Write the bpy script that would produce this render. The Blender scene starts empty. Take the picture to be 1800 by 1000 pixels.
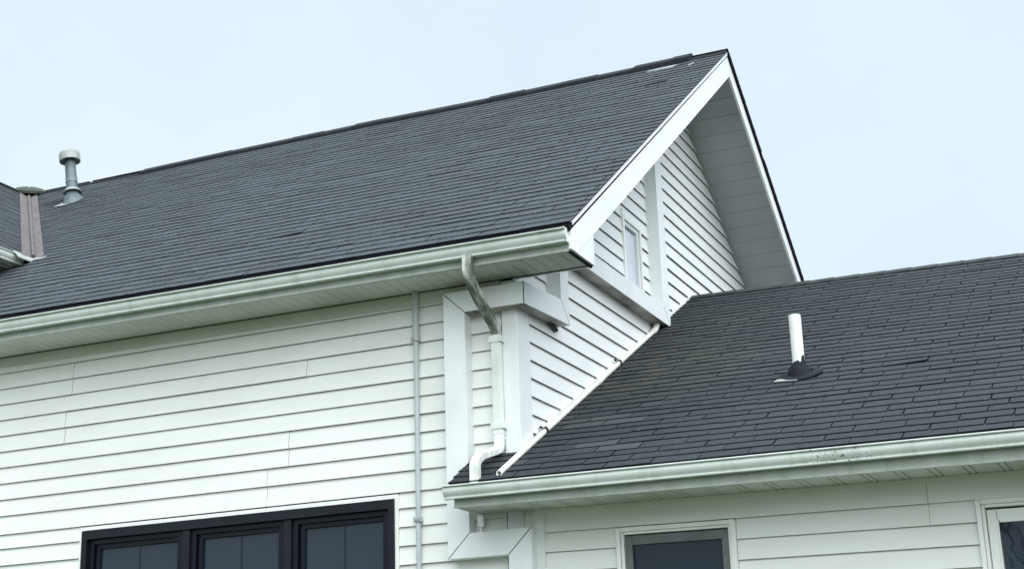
import bpy, math, random
from mathutils import Vector, Matrix
random.seed(7)
S = 0.75                      # building units -> metres
GZ = -1.11                    # ground level in building units
scene = bpy.context.scene
C = scene.collection
R = math.radians

# ------------------------------------------------------------------ camera
cam_d = bpy.data.cameras.new('camera'); cam = bpy.data.objects.new('camera', cam_d); C.objects.link(cam)
F, YAW, PIT, ROL = 2640.3, 0.4171, 0.2929, -0.0333
cy_, sy_, cp, sp = math.cos(YAW), math.sin(YAW), math.cos(PIT), math.sin(PIT)
fwd = Vector((-sy_*cp, cy_*cp, sp)); rgt = Vector((cy_, sy_, 0)); up = rgt.cross(fwd)
r2 = math.cos(ROL)*rgt + math.sin(ROL)*up; u2 = -math.sin(ROL)*rgt + math.cos(ROL)*up
m = Matrix((r2, u2, -fwd)).transposed().to_4x4()
m.translation = Vector((6.2703, -14.2009, 1.0244))*S
cam.matrix_world = m
cam_d.sensor_fit = 'HORIZONTAL'; cam_d.sensor_width = 36; cam_d.lens = 36*F/1800
cam_d.clip_start = .1; cam_d.clip_end = 3000
scene.camera = cam

# ------------------------------------------------------------------ sky, sun, exposure
SUN_EL, SUN_AZ = R(54), R(132)         # azimuth clockwise from +Y: in front of the house, a little to its right
w = bpy.data.worlds.new('World'); scene.world = w; w.use_nodes = True
nt = w.node_tree; nt.nodes.clear()
def N(t, typ, **kw):
    n = t.nodes.new(typ)
    for k, v in kw.items(): setattr(n, k, v)
    return n
out = N(nt, 'ShaderNodeOutputWorld'); bg = N(nt, 'ShaderNodeBackground')
sky = N(nt, 'ShaderNodeTexSky', sky_type='NISHITA', sun_disc=False, sun_elevation=SUN_EL, sun_rotation=SUN_AZ,
        air_density=1.0, dust_density=3.0, ozone_density=1.0)
hs = N(nt, 'ShaderNodeHueSaturation'); hs.inputs['Saturation'].default_value = 0.3
cl = N(nt, 'ShaderNodeMix', data_type='RGBA'); cl.inputs[0].default_value = 0.8      # thin even cloud over the blue
cl.inputs[7].default_value = (3.2, 3.78, 4.34, 1)
nt.links.new(sky.outputs[0], hs.inputs['Color']); nt.links.new(hs.outputs[0], cl.inputs[6])
tcw = N(nt, 'ShaderNodeTexCoord'); sx = N(nt, 'ShaderNodeSeparateXYZ'); nt.links.new(tcw.outputs['Generated'], sx.inputs[0])
zr = N(nt, 'ShaderNodeMapRange'); zr.inputs[1].default_value = .5; zr.inputs[2].default_value = 1; zr.inputs[3].default_value = 1; zr.inputs[4].default_value = 2.1   # overcast: brighter overhead
nt.links.new(sx.outputs['Z'], zr.inputs[0])
cn = N(nt, 'ShaderNodeTexNoise'); cn.inputs['Scale'].default_value = 3.2; cn.inputs['Detail'].default_value = 5; cn.inputs['Roughness'].default_value = .55; nt.links.new(tcw.outputs['Generated'], cn.inputs[0])
cr = N(nt, 'ShaderNodeMapRange'); cr.inputs[1].default_value = .3; cr.inputs[2].default_value = .7; nt.links.new(cn.outputs[0], cr.inputs[0])
cm = N(nt, 'ShaderNodeMix', data_type='RGBA', blend_type='MULTIPLY'); cm.inputs[0].default_value = 1
cw = N(nt, 'ShaderNodeMix', data_type='RGBA'); cw.inputs[6].default_value = (.93, .955, .985, 1); cw.inputs[7].default_value = (1.08, 1.05, 1.02, 1); nt.links.new(cr.outputs[0], cw.inputs[0])
nt.links.new(cl.outputs[2], cm.inputs[6]); nt.links.new(cw.outputs[2], cm.inputs[7])
zm = N(nt, 'ShaderNodeVectorMath', operation='SCALE'); nt.links.new(cm.outputs[2], zm.inputs[0]); nt.links.new(zr.outputs[0], zm.inputs['Scale'])
nt.links.new(zm.outputs[0], bg.inputs['Color']); bg.inputs['Strength'].default_value = 0.1
nt.links.new(bg.outputs[0], out.inputs['Surface'])
sd = bpy.data.lights.new('sun', 'SUN'); sd.energy = 1.5; sd.angle = R(100); sd.color = (.97, 1, .965)
sun = bpy.data.objects.new('sun', sd); C.objects.link(sun)
sdir = Vector((math.sin(SUN_AZ)*math.cos(SUN_EL), math.cos(SUN_AZ)*math.cos(SUN_EL), math.sin(SUN_EL)))
sun.rotation_euler = sdir.to_track_quat('Z', 'Y').to_euler(); sun.location = sdir*60
vs = scene.view_settings; vs.view_transform = 'Standard'; vs.look = 'None'; vs.gamma = 1; vs.exposure = 1.3; vs.use_curve_mapping = False

# ------------------------------------------------------------------ materials
def mat(name, col, rough=.6, spec=.3, metal=0, col2=None, nscale=3, stretch=(1, 1, 1), lo=.4, hi=.65, bump=0, bscale=60, extra=None):
    """painted/real surface: base colour, a second (dirt or wear) colour through noise, fine bump"""
    M = bpy.data.materials.new(name); M.use_nodes = True; t = M.node_tree
    b = t.nodes['Principled BSDF']; L = t.links.new
    b.inputs['Roughness'].default_value = rough; b.inputs['Specular IOR Level'].default_value = spec; b.inputs['Metallic'].default_value = metal
    tc = N(t, 'ShaderNodeTexCoord')
    b.inputs['Base Color'].default_value = (*col, 1)
    last = None
    if col2:
        mp = N(t, 'ShaderNodeMapping'); mp.inputs['Scale'].default_value = stretch
        nz = N(t, 'ShaderNodeTexNoise'); nz.inputs['Scale'].default_value = nscale; nz.inputs['Detail'].default_value = 7; nz.inputs['Roughness'].default_value = .62
        rp = N(t, 'ShaderNodeMapRange'); rp.inputs[1].default_value = lo; rp.inputs[2].default_value = hi
        mx = N(t, 'ShaderNodeMix', data_type='RGBA'); mx.inputs[6].default_value = (*col, 1); mx.inputs[7].default_value = (*col2, 1)
        L(tc.outputs['Object'], mp.inputs[0]); L(mp.outputs[0], nz.inputs[0]); L(nz.outputs[0], rp.inputs[0]); L(rp.outputs[0], mx.inputs[0])
        last = mx.outputs[2]
    if extra: last = extra(t, tc, last, col)
    if last: L(last, b.inputs['Base Color'])
    if bump:
        nz = N(t, 'ShaderNodeTexNoise'); nz.inputs['Scale'].default_value = bscale; nz.inputs['Detail'].default_value = 4
        bp = N(t, 'ShaderNodeBump'); bp.inputs['Strength'].default_value = bump; bp.inputs['Distance'].default_value = .01
        L(tc.outputs['Object'], nz.inputs[0]); L(nz.outputs[0], bp.inputs['Height']); L(bp.outputs[0], b.inputs['Normal'])
    return M

def speckle(scale, thr, colr, centre=None, radius=1.0, amount=1.0):
    """small dirt or mildew spots, optionally only round a place (object coordinates, metres)"""
    def f(t, tc, last, col):
        L = t.links.new
        nz = N(t, 'ShaderNodeTexNoise'); nz.inputs['Scale'].default_value = scale; nz.inputs['Detail'].default_value = 5; nz.inputs['Roughness'].default_value = .7
        L(tc.outputs['Object'], nz.inputs[0])
        rp = N(t, 'ShaderNodeMapRange'); rp.inputs[1].default_value = thr; rp.inputs[2].default_value = thr+.06; rp.inputs[4].default_value = amount
        L(nz.outputs[0], rp.inputs[0]); fac = rp.outputs[0]
        if centre:
            d = N(t, 'ShaderNodeVectorMath', operation='DISTANCE'); d.inputs[1].default_value = centre
            L(tc.outputs['Object'], d.inputs[0])
            r = N(t, 'ShaderNodeMapRange'); r.inputs[1].default_value = radius; r.inputs[2].default_value = radius*.3
            L(d.outputs['Value'], r.inputs[0])
            mm = N(t, 'ShaderNodeMath', operation='MULTIPLY'); L(fac, mm.inputs[0]); L(r.outputs[0], mm.inputs[1]); fac = mm.outputs[0]
        mx = N(t, 'ShaderNodeMix', data_type='RGBA'); mx.inputs[7].default_value = (*colr, 1)
        if last: L(last, mx.inputs[6])
        else: mx.inputs[6].default_value = (*col, 1)
        L(fac, mx.inputs[0]); return mx.outputs[2]
    return f

def shingle_mat(name, col, moss=None):
    M = bpy.data.materials.new(name); M.use_nodes = True; t = M.node_tree; L = t.links.new
    b = t.nodes['Principled BSDF']; b.inputs['Roughness'].default_value = .85; b.inputs['Specular IOR Level'].default_value = .35
    tc = N(t, 'ShaderNodeTexCoord'); ge = N(t, 'ShaderNodeNewGeometry')
    # each tab its own tone
    rp = N(t, 'ShaderNodeMapRange'); rp.inputs[3].default_value = .92; rp.inputs[4].default_value = 1.08
    L(ge.outputs['Random Per Island'], rp.inputs[0])
    tint = N(t, 'ShaderNodeMix', data_type='RGBA'); tint.inputs[6].default_value = (*col, 1)
    tint.inputs[7].default_value = (col[0]*1.05, col[1]*1.0, col[2]*1.02, 1)
    wn = N(t, 'ShaderNodeTexWhiteNoise', noise_dimensions='1D'); L(ge.outputs['Random Per Island'], wn.inputs['W']); L(wn.outputs['Value'], tint.inputs[0])
    # granules
    nz = N(t, 'ShaderNodeTexNoise'); nz.inputs['Scale'].default_value = 75; nz.inputs['Detail'].default_value = 4; nz.inputs['Roughness'].default_value = .7
    L(tc.outputs['Object'], nz.inputs[0])
    g = N(t, 'ShaderNodeMapRange'); g.inputs[1].default_value = .3; g.inputs[2].default_value = .72; g.inputs[3].default_value = .45; g.inputs[4].default_value = 1.6
    L(nz.outputs[0], g.inputs[0])
    # broad weathering
    n2 = N(t, 'ShaderNodeTexNoise'); n2.inputs['Scale'].default_value = .9; n2.inputs['Detail'].default_value = 6; n2.inputs['Roughness'].default_value = .65
    L(tc.outputs['Object'], n2.inputs[0])
    g2 = N(t, 'ShaderNodeMapRange'); g2.inputs[1].default_value = .3; g2.inputs[2].default_value = .7; g2.inputs[3].default_value = .84; g2.inputs[4].default_value = 1.16
    L(n2.outputs[0], g2.inputs[0])
    m1 = N(t, 'ShaderNodeMath', operation='MULTIPLY'); L(rp.outputs[0], m1.inputs[0]); L(g.outputs[0], m1.inputs[1])
    m2 = N(t, 'ShaderNodeMath', operation='MULTIPLY'); L(m1.outputs[0], m2.inputs[0]); L(g2.outputs[0], m2.inputs[1])
    n5 = N(t, 'ShaderNodeTexNoise'); n5.inputs['Scale'].default_value = 16; n5.inputs['Detail'].default_value = 4; n5.inputs['Roughness'].default_value = .7
    L(tc.outputs['Object'], n5.inputs[0])
    g5 = N(t, 'ShaderNodeMapRange'); g5.inputs[1].default_value = .3; g5.inputs[2].default_value = .7; g5.inputs[3].default_value = .74; g5.inputs[4].default_value = 1.28
    L(n5.outputs[0], g5.inputs[0])
    m3 = N(t, 'ShaderNodeMath', operation='MULTIPLY'); L(m2.outputs[0], m3.inputs[0]); L(g5.outputs[0], m3.inputs[1]); m2 = m3
    vm = N(t, 'ShaderNodeVectorMath', operation='SCALE'); L(tint.outputs[2], vm.inputs[0]); L(m2.outputs[0], vm.inputs['Scale'])
    last = vm.outputs[0]
    # pale grit specks
    n3 = N(t, 'ShaderNodeTexNoise'); n3.inputs['Scale'].default_value = 23; n3.inputs['Detail'].default_value = 1
    L(tc.outputs['Object'], n3.inputs[0])
    r3 = N(t, 'ShaderNodeMapRange'); r3.inputs[1].default_value = .785; r3.inputs[2].default_value = .81; L(n3.outputs[0], r3.inputs[0])
    x3 = N(t, 'ShaderNodeMix', data_type='RGBA'); x3.inputs[7].default_value = (.17, .175, .17, 1); L(last, x3.inputs[6]); L(r3.outputs[0], x3.inputs[0]); last = x3.outputs[2]
    if moss:
        for centre, radius, colr, amt in moss:
            d = N(t, 'ShaderNodeVectorMath', operation='DISTANCE'); d.inputs[1].default_value = centre
            L(tc.outputs['Object'], d.inputs[0])
            r = N(t, 'ShaderNodeMapRange'); r.inputs[1].default_value = radius; r.inputs[2].default_value = radius*.25; L(d.outputs['Value'], r.inputs[0])
            n4 = N(t, 'ShaderNodeTexNoise'); n4.inputs['Scale'].default_value = 5; n4.inputs['Detail'].default_value = 6; n4.inputs['Roughness'].default_value = .7
            L(tc.outputs['Object'], n4.inputs[0])
            r4 = N(t, 'ShaderNodeMapRange'); r4.inputs[1].default_value = .4; r4.inputs[2].default_value = .62; r4.inputs[4].default_value = amt; L(n4.outputs[0], r4.inputs[0])
            if amt < 0:                                    # single paler replacement tabs
                r4 = N(t, 'ShaderNodeMapRange'); r4.inputs[1].default_value = .84; r4.inputs[2].default_value = .86; r4.inputs[4].default_value = -amt; L(wn.outputs['Value'], r4.inputs[0])
                r.inputs[2].default_value = radius*.7
            mm = N(t, 'ShaderNodeMath', operation='MULTIPLY'); L(r.outputs[0], mm.inputs[0]); L(r4.outputs[0], mm.inputs[1])
            x = N(t, 'ShaderNodeMix', data_type='RGBA'); x.inputs[7].default_value = (*colr, 1); L(last, x.inputs[6]); L(mm.outputs[0], x.inputs[0]); last = x.outputs[2]
    L(last, b.inputs['Base Color'])
    bp = N(t, 'ShaderNodeBump'); bp.inputs['Strength'].default_value = .5; bp.inputs['Distance'].default_value = .004
    L(nz.outputs[0], bp.inputs['Height']); L(bp.outputs[0], b.inputs['Normal'])
    return M

def glass_mat(name, col, rough=.03, spec=.5, wave=.02):
    M = bpy.data.materials.new(name); M.use_nodes = True; t = M.node_tree; L = t.links.new
    b = t.nodes['Principled BSDF']; b.inputs['Base Color'].default_value = (*col, 1)
    b.inputs['Roughness'].default_value = rough; b.inputs['Specular IOR Level'].default_value = spec
    tc = N(t, 'ShaderNodeTexCoord'); nz = N(t, 'ShaderNodeTexNoise'); nz.inputs['Scale'].default_value = 2.2; nz.inputs['Detail'].default_value = 2
    bp = N(t, 'ShaderNodeBump'); bp.inputs['Strength'].default_value = wave; bp.inputs['Distance'].default_value = .3
    L(tc.outputs['Object'], nz.inputs[0]); L(nz.outputs[0], bp.inputs['Height']); L(bp.outputs[0], b.inputs['Normal'])
    return M

HB, EB = (-6, 6, GZ), (4, 6, GZ)          # bases of the house and of the extension
def at(base, p): return tuple((a-b)*S for a, b in zip(p, base))
M_ = {}
M_['siding'] = mat('white siding paint', (.83, .85, .82), .5, .35, col2=(.74, .755, .715), nscale=1.6, stretch=(.5, .5, 2.2), lo=.42, hi=.75, bump=.12, bscale=4)
M_['gable'] = mat('white gable siding paint', (.83, .855, .855), .5, .35, col2=(.73, .75, .73), nscale=2.2, stretch=(1, .4, 2.5), lo=.45, hi=.78, bump=.12, bscale=4,
                  extra=speckle(34, .70, (.22, .23, .19), centre=at(HB, (0, 4.0, 6.05)), radius=1.3, amount=.9))
M_['gap_shade'] = mat('painted shade in siding gaps', (.04, .042, .04), .8, .2)  # near-black colour stands in for the shade inside the siding gaps
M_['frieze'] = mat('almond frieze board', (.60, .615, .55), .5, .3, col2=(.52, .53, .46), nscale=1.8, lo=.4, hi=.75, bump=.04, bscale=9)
M_['trim'] = mat('white trim paint', (.80, .83, .835), .45, .4, col2=(.68, .70, .69), nscale=2.0, stretch=(1, 1, .5), lo=.45, hi=.8, bump=.05, bscale=14, extra=speckle(26, .735, (.22, .23, .21), amount=.6))
M_['rake'] = mat('white rake paint', (.81, .835, .85), .45, .4, col2=(.72, .74, .75), nscale=1.6, lo=.45, hi=.8, bump=.04, bscale=8)
M_['soffit'] = mat('off white soffit panel', (.60, .635, .585), .6, .25, col2=(.46, .49, .435), nscale=1.5, lo=.4, hi=.75, bump=.05, bscale=20)  # base colour lowered to put the shade under the eave into it
M_['rsoffit'] = mat('shade darkened soffit panel', (.43, .455, .455), .6, .25, col2=(.37, .395, .395), nscale=1.5, lo=.4, hi=.75, bump=.05, bscale=20)  # grey base partly stands in for shade under the rake overhang
M_['gutter'] = mat('white gutter enamel', (.74, .79, .755), .38, .45, col2=(.55, .60, .55), nscale=2.4, stretch=(3.2, 1, .5), lo=.50, hi=.8, bump=.03, bscale=5,
                   extra=speckle(42, .70, (.10, .11, .09), amount=.6))
M_['gutter2'] = mat('stained gutter enamel', (.72, .775, .735), .38, .45, col2=(.52, .57, .52), nscale=2.4, stretch=(3.2, 1, .5), lo=.48, hi=.8, bump=.03, bscale=5,
                   extra=speckle(48, .57, (.07, .08, .07), centre=at(EB, (3.45, -.82, 3.37)), radius=.36))
M_['fascia'] = mat('shade darkened white fascia metal', (.44, .48, .435), .45, .35, col2=(.32, .36, .31), nscale=2.4, stretch=(3, 1, .4), lo=.42, hi=.75, bump=.03, bscale=6)  # white metal painted darker, as shaded below the gutter
M_['spout'] = mat('mildewed downspout enamel', (.76, .79, .76), .45, .35, col2=(.45, .48, .42), nscale=7, stretch=(1, 1, .35), lo=.5, hi=.8, bump=.05, bscale=30,
                  extra=speckle(38, .66, (.16, .18, .14), amount=.55))
M_['spoutd'] = mat('blackened downspout elbow', (.68, .71, .66), .5, .3, col2=(.13, .155, .125), nscale=8, stretch=(1.8, .5, .5), lo=.38, hi=.56, bump=.06, bscale=30,
                  extra=speckle(45, .60, (.05, .06, .05), amount=.8))
M_['shingle'] = shingle_mat('slate grey asphalt shingle', (.045, .0565, .0635))
M_['shingle2'] = shingle_mat('dark slate asphalt shingle', (.0215, .0285, .0335),
    moss=[(at(EB, (.7, 2.6, 5.25)), 1.35, (.046, .053, .040), 1.0), (at(EB, (1.0, 4.6, 6.2)), 1.0, (.040, .047, .042), .7), (at(EB, (.55, .2, 3.95)), 1.0, (.052, .060, .063), -.7)])
M_['asphalt'] = mat('black asphalt edge', (.008, .009, .012), .9, .15)
M_['ridge'] = mat('ridge shingle cap', (.013, .016, .020), .85, .2, col2=(.020, .024, .028), nscale=14, bump=.3, bscale=120)
M_['ridge2'] = mat('mossy ridge cap', (.027, .033, .035), .85, .3, col2=(.045, .053, .045), nscale=6, bump=.3, bscale=120)
M_['black'] = mat('black window metal', (.007, .009, .013), .4, .25, col2=(.011, .013, .018), nscale=5)
M_['blackin'] = mat('black sash metal', (.004, .006, .012), .35, .25)
M_['bar'] = mat('dark grille bar', (.010, .016, .024), .3, .4)
M_['glassd'] = glass_mat('dark window glass', (.014, .026, .040), spec=.45, wave=.05)
M_['glasss'] = glass_mat('screened window glass', (.017, .029, .042), rough=.12, spec=.3, wave=.05)
M_['glassw'] = glass_mat('window glass painted sky white', (.62, .66, .72), wave=.03)  # white base stands in for the reflected sky, no blind behind
M_['screen'] = mat('grey screen frame', (.16, .18, .18), .5, .4, col2=(.12, .135, .135), nscale=6)
M_['casing'] = mat('white window casing', (.84, .86, .83), .4, .4, col2=(.74, .76, .72), nscale=4, lo=.5, hi=.8)
M_['pvc'] = mat('white plastic pipe', (.80, .82, .80), .35, .4, col2=(.68, .70, .66), nscale=6, lo=.5, hi=.8)
M_['pvcd'] = mat('cream plastic tube', (.80, .795, .74), .4, .4, col2=(.66, .65, .58), nscale=9, lo=.45, hi=.75)
M_['rubber'] = mat('cracked black rubber boot', (.006, .008, .013), .75, .2, col2=(.012, .015, .021), nscale=20, bump=.3, bscale=40)
M_['galv'] = mat('weathered galvanised metal', (.15, .19, .20), .5, .4, .3, col2=(.09, .12, .13), nscale=9, stretch=(1, 1, .4), bump=.08, bscale=30)
M_['galvl'] = mat('pale galvanised metal', (.38, .405, .39), .5, .4, .2, col2=(.26, .28, .26), nscale=7, bump=.08, bscale=30)
M_['conduit'] = mat('grey plastic conduit', (.50, .55, .56), .45, .4, col2=(.43, .475, .48), nscale=8, lo=.45, hi=.7)
M_['steel'] = mat('zinc clamp', (.55, .56, .55), .35, .5, .6, col2=(.3, .31, .3), nscale=30)
M_['copper'] = mat('tarnished valley metal', (.135, .112, .112), .6, .3, .05, col2=(.075, .066, .062), nscale=9, stretch=(1, 1, .5), lo=.4, hi=.7, bump=.08, bscale=40,
                   extra=speckle(30, .64, (.22, .2, .2), amount=.7))
M_['capm'] = mat('mossy ridge saddle metal', (.055, .064, .052), .7, .3, col2=(.03, .036, .03), nscale=14, bump=.2, bscale=40)
M_['clip'] = mat('black tube clip', (.015, .015, .016), .5, .4)
M_['bark'] = mat('dark bare bark', (.05, .045, .04), .9, .2, col2=(.03, .028, .025), nscale=8)
M_['under'] = mat('stained beam underside', (.50, .47, .43), .6, .3, col2=(.13, .13, .115), nscale=4.5, stretch=(1, .45, 1), lo=.42, hi=.66,
                  extra=speckle(30, .62, (.09, .09, .08), amount=.6))
M_['grass'] = mat('lawn', (.050, .066, .034), .9, .2, col2=(.07, .078, .042), nscale=1.5, bump=.6, bscale=50)

# ------------------------------------------------------------------ mesh helpers
class MB:
    def __init__(s, xf=None): s.v = []; s.f = []; s.m = []; s.xf = xf
    def face(s, pts, mi=0):
        b = len(s.v)
        s.v += [Vector(p) for p in pts]; s.f.append(tuple(range(b, b+len(pts)))); s.m.append(mi)
    def verts(s, pts):
        b = len(s.v); s.v += [Vector(p) for p in pts]; return b
    def quad(s, a, b, c, d, mi=0): s.f.append((a, b, c, d)); s.m.append(mi)
    def box(s, x0, x1, y0, y1, z0, z1, mi=0):
        b = s.verts([(x, y, z) for z in (z0, z1) for y in (y0, y1) for x in (x0, x1)])
        for q in ((0, 2, 3, 1), (4, 5, 7, 6), (0, 1, 5, 4), (2, 6, 7, 3), (0, 4, 6, 2), (1, 3, 7, 5)): s.quad(*[b+i for i in q], mi)
    def prism(s, poly, off, mi=0, mback=None):
        """polygon (3-D points) extruded by the vector off"""
        n = len(poly); off = Vector(off)
        b = s.verts(poly); c = s.verts([Vector(p)+off for p in poly])
        s.f.append(tuple(range(b, b+n))); s.m.append(mi)
        s.f.append(tuple(reversed(range(c, c+n)))); s.m.append(mi)
        for i in range(n):
            j = (i+1) % n; s.quad(b+i, c+i, c+j, b+j, mi if mback is None else mback.get(i, mi))
    def extrude(s, prof, x0, x1, caps=True, mi=0, nx=1):
        """closed (y,z) profile along x"""
        n = len(prof); rings = []
        for k in range(nx+1):
            x = x0+(x1-x0)*k/nx; rings.append(s.verts([(x, y, z) for y, z in prof]))
        for k in range(nx):
            a, b = rings[k], rings[k+1]
            for i in range(n):
                j = (i+1) % n; s.quad(a+i, b+i, b+j, a+j, mi)
        if caps:
            s.f.append(tuple(rings[0]+i for i in range(n))); s.m.append(mi)
            s.f.append(tuple(rings[-1]+i for i in reversed(range(n)))); s.m.append(mi)
    def rings(s, rs, caps=True, mi=0):
        n = len(rs[0]); bs = [s.verts(r) for r in rs]
        for a, b in zip(bs, bs[1:]):
            for i in range(n):
                j = (i+1) % n; s.quad(a+i, a+j, b+j, b+i, mi)
        if caps:
            s.f.append(tuple(reversed(range(bs[0], bs[0]+n)))); s.m.append(mi)
            s.f.append(tuple(range(bs[-1], bs[-1]+n))); s.m.append(mi)
    def tube(s, pts, r, n=16, caps=True, mi=0):
        pts = [Vector(p) for p in pts]; rs = []
        for i, p in enumerate(pts):
            t = ((pts[min(i+1, len(pts)-1)]-pts[max(i-1, 0)])).normalized()
            a = t.cross(Vector((.13, .97, .2))).normalized(); b = t.cross(a)
            rr = r[i] if isinstance(r, (list, tuple)) else r
            rs.append([p+(a*math.cos(2*math.pi*k/n)+b*math.sin(2*math.pi*k/n))*rr for k in range(n)])
        s.rings(rs, caps, mi)
    def lathe(s, prof, c, axis=(0, 0, 1), n=28, mi=0, caps=False, k=1.0):
        """prof: list of (radius, height) round an axis through c"""
        ax = Vector(axis).normalized(); a = ax.cross(Vector((0, 1, .01))).normalized(); b = ax.cross(a); c = Vector(c); prof = [(r*k, h) for r, h in prof]
        rs = [[c+ax*h+(a*math.cos(2*math.pi*k/n)+b*math.sin(2*math.pi*k/n))*r for k in range(n)] for r, h in prof]
        s.rings(rs, caps, mi)
    def build(s, name, mats, parent=None, smooth=False, bevel=0):
        base = Vector((0, 0, 0)); p = parent
        while p is not None:
            base = base + p.location; p = p.parent
        vs_ = [(s.xf(v) if s.xf else v)*S-base for v in s.v]
        me = bpy.data.meshes.new(name); me.from_pydata([tuple(v) for v in vs_], [], s.f)
        if not isinstance(mats, (list, tuple)): mats = [mats]
        for mm in mats: me.materials.append(M_[mm])
        me.polygons.foreach_set('material_index', s.m)
        me.update(); 
        import bmesh
        bm = bmesh.new(); bm.from_mesh(me)
        if smooth or bevel: bmesh.ops.remove_doubles(bm, verts=bm.verts, dist=1e-5)
        bmesh.ops.recalc_face_normals(bm, faces=bm.faces)
        bm.to_mesh(me); bm.free()
        o = bpy.data.objects.new(name, me); C.objects.link(o)
        if parent: o.parent = parent
        if smooth:
            for pl in me.polygons: pl.use_smooth = True
            me.set_sharp_from_angle(angle=R(38))
        if bevel:
            bv = o.modifiers.new('edge', 'BEVEL'); bv.width = bevel*S; bv.segments = 2; bv.limit_method = 'ANGLE'; bv.angle_limit = R(40)
        return o

def thing(name, loc, label, cat, group=None):
    o = bpy.data.objects.new(name, None); C.objects.link(o); o.location = Vector(loc)*S; o.empty_display_size = .2
    o['label'] = label; o['category'] = cat
    if group: o['group'] = group
    return o

# siding: courses with a hollow lip, real overlap.  P(a, out, z) maps wall coordinates to space
def siding(mb, P, lines, z_bot, z_top, spans, lip=.024, gap=.017, cut=None):
    """lines: z of the course butts (descending); spans(z0,z1) -> list of (a0,a1); cut(z)->(amin,amax)"""
    zs = [z_top]+[z for z in lines if z_bot < z < z_top]+[z_bot]
    for i in range(len(zs)-1):
        zt, zb = zs[i], zs[i+1]
        for k, (a0, a1) in enumerate(spans(zb, zt)):
            def lim(a, z):
                if not cut: return a
                lo, hi = cut(z); return min(max(a, lo), hi)
            pr = .003*((k+1) % 2)
            zh = zt-.0005
            pts = lambda a: [P(lim(a, zb+gap), 0, zb+gap), P(lim(a, zb+gap), lip-.006, zb+gap), P(lim(a, zb), lip-.005, zb), P(lim(a, zb), lip+pr, zb), P(lim(a, zb+.004), lip+.0015+pr, zb+.004), P(lim(a, zt), .0005+pr, zt), P(lim(a, zt+gap*.9), .0005+pr, zt+gap*.9)]
            A, B = pts(a0), pts(a1)
            if (Vector(A[2])-Vector(B[2])).length < .02: continue
            ba = mb.verts(A); bb = mb.verts(B)
            for q in range(6): mb.quad(ba+q, bb+q, bb+q+1, ba+q+1, 1 if q in (0, 1, 5) else 0)  # faces inside the gap get the dark shade colour

def shingles(mb, P, nrm, rows, xr, tab, th=.012, slot=.007, drift=.03, mi=0, me=1, mbase=1, jit=.0025):
    """P(s,u): s along the eave, u 0..1 up the slope. every tab is a small slab with a thick butt"""
    nrm = Vector(nrm).normalized()
    off = 0
    for j in range(rows):
        u0, u1 = j/rows, (j+1)/rows
        s0, s1 = xr(u0+.5/rows)
        off = (off+tab*.5+random.uniform(-drift, drift)) % tab
        # dark sheet showing in the slots
        s = s0-off; rowj = random.uniform(-1, 1)*.05/rows
        while s < s1:
            a, c = max(s, s0), min(s+tab-slot, s1)
            s += tab*random.uniform(.985, 1.015)
            if c-a < .01: continue
            h = th*random.uniform(.85, 1.2); ub = u0+rowj+random.uniform(-1, 1)*jit
            if j == 0: ub = u0
            ua = ub+random.uniform(-1, 1)*jit*.6
            ut = u1+.25/rows
            lift = random.uniform(.02, .03) if random.random() < .004 else 0
            B = [Vector(P(a-slot, u0))+nrm*.003, Vector(P(c, u0))+nrm*.003, Vector(P(c, u1))+nrm*.001, Vector(P(a-slot, u1))+nrm*.001]; mb.face(B, mbase)
            bl, br = Vector(P(a, ub)), Vector(P(c, ua)); tl, tr = Vector(P(a, ut)), Vector(P(c, ut))
            q = mb.verts([bl+nrm*.001, br+nrm*.001, bl+nrm*h, br+nrm*(h+lift*.5), tl+nrm*.001, tr+nrm*.001])
            mb.quad(q+2, q+3, q+5, q+4, mi); mb.quad(q, q+1, q+3, q+2, me)
            mb.f.append((q, q+2, q+4)); mb.m.append(me); mb.f.append((q+1, q+5, q+3)); mb.m.append(me)

# ------------------------------------------------------------------ ground (setting)
g = MB(); g.box(-1500, 1500, -1500, 1500, GZ-.3, GZ)
go = g.build('ground', 'grass'); go['kind'] = 'structure'

# ================================================================== MAIN HOUSE
house = thing('house', (-6, 6, GZ), 'tall white clapboard house with steep dark shingle gable roof and black triple window', 'house')
EO = .95                                   # rake overhang
RY, RZ = 6.06, 10.805
ridge_pts = [(-17.5, 10.97), (-11.5, 10.915), (-9.8, 10.880), (-8.0, 10.884), (-5.3, 10.863), (-2.9, 10.822), (-.66, 10.812), (.97, 10.806)]
def rz(x):
    for (xa, za), (xb, zb) in zip(ridge_pts, ridge_pts[1:]):
        if x <= xb: return za+(zb-za)*(x-xa)/(xb-xa)
    return ridge_pts[-1][1]
EY = -.735
def ez(x): return 6.026+.0115*(.92-x)
def roofP(x, u): return (x, EY+(RY-EY)*u, ez(x)+(rz(x)-ez(x))*u)
SL = (10.806-6.026)/(RY-EY)

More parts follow.
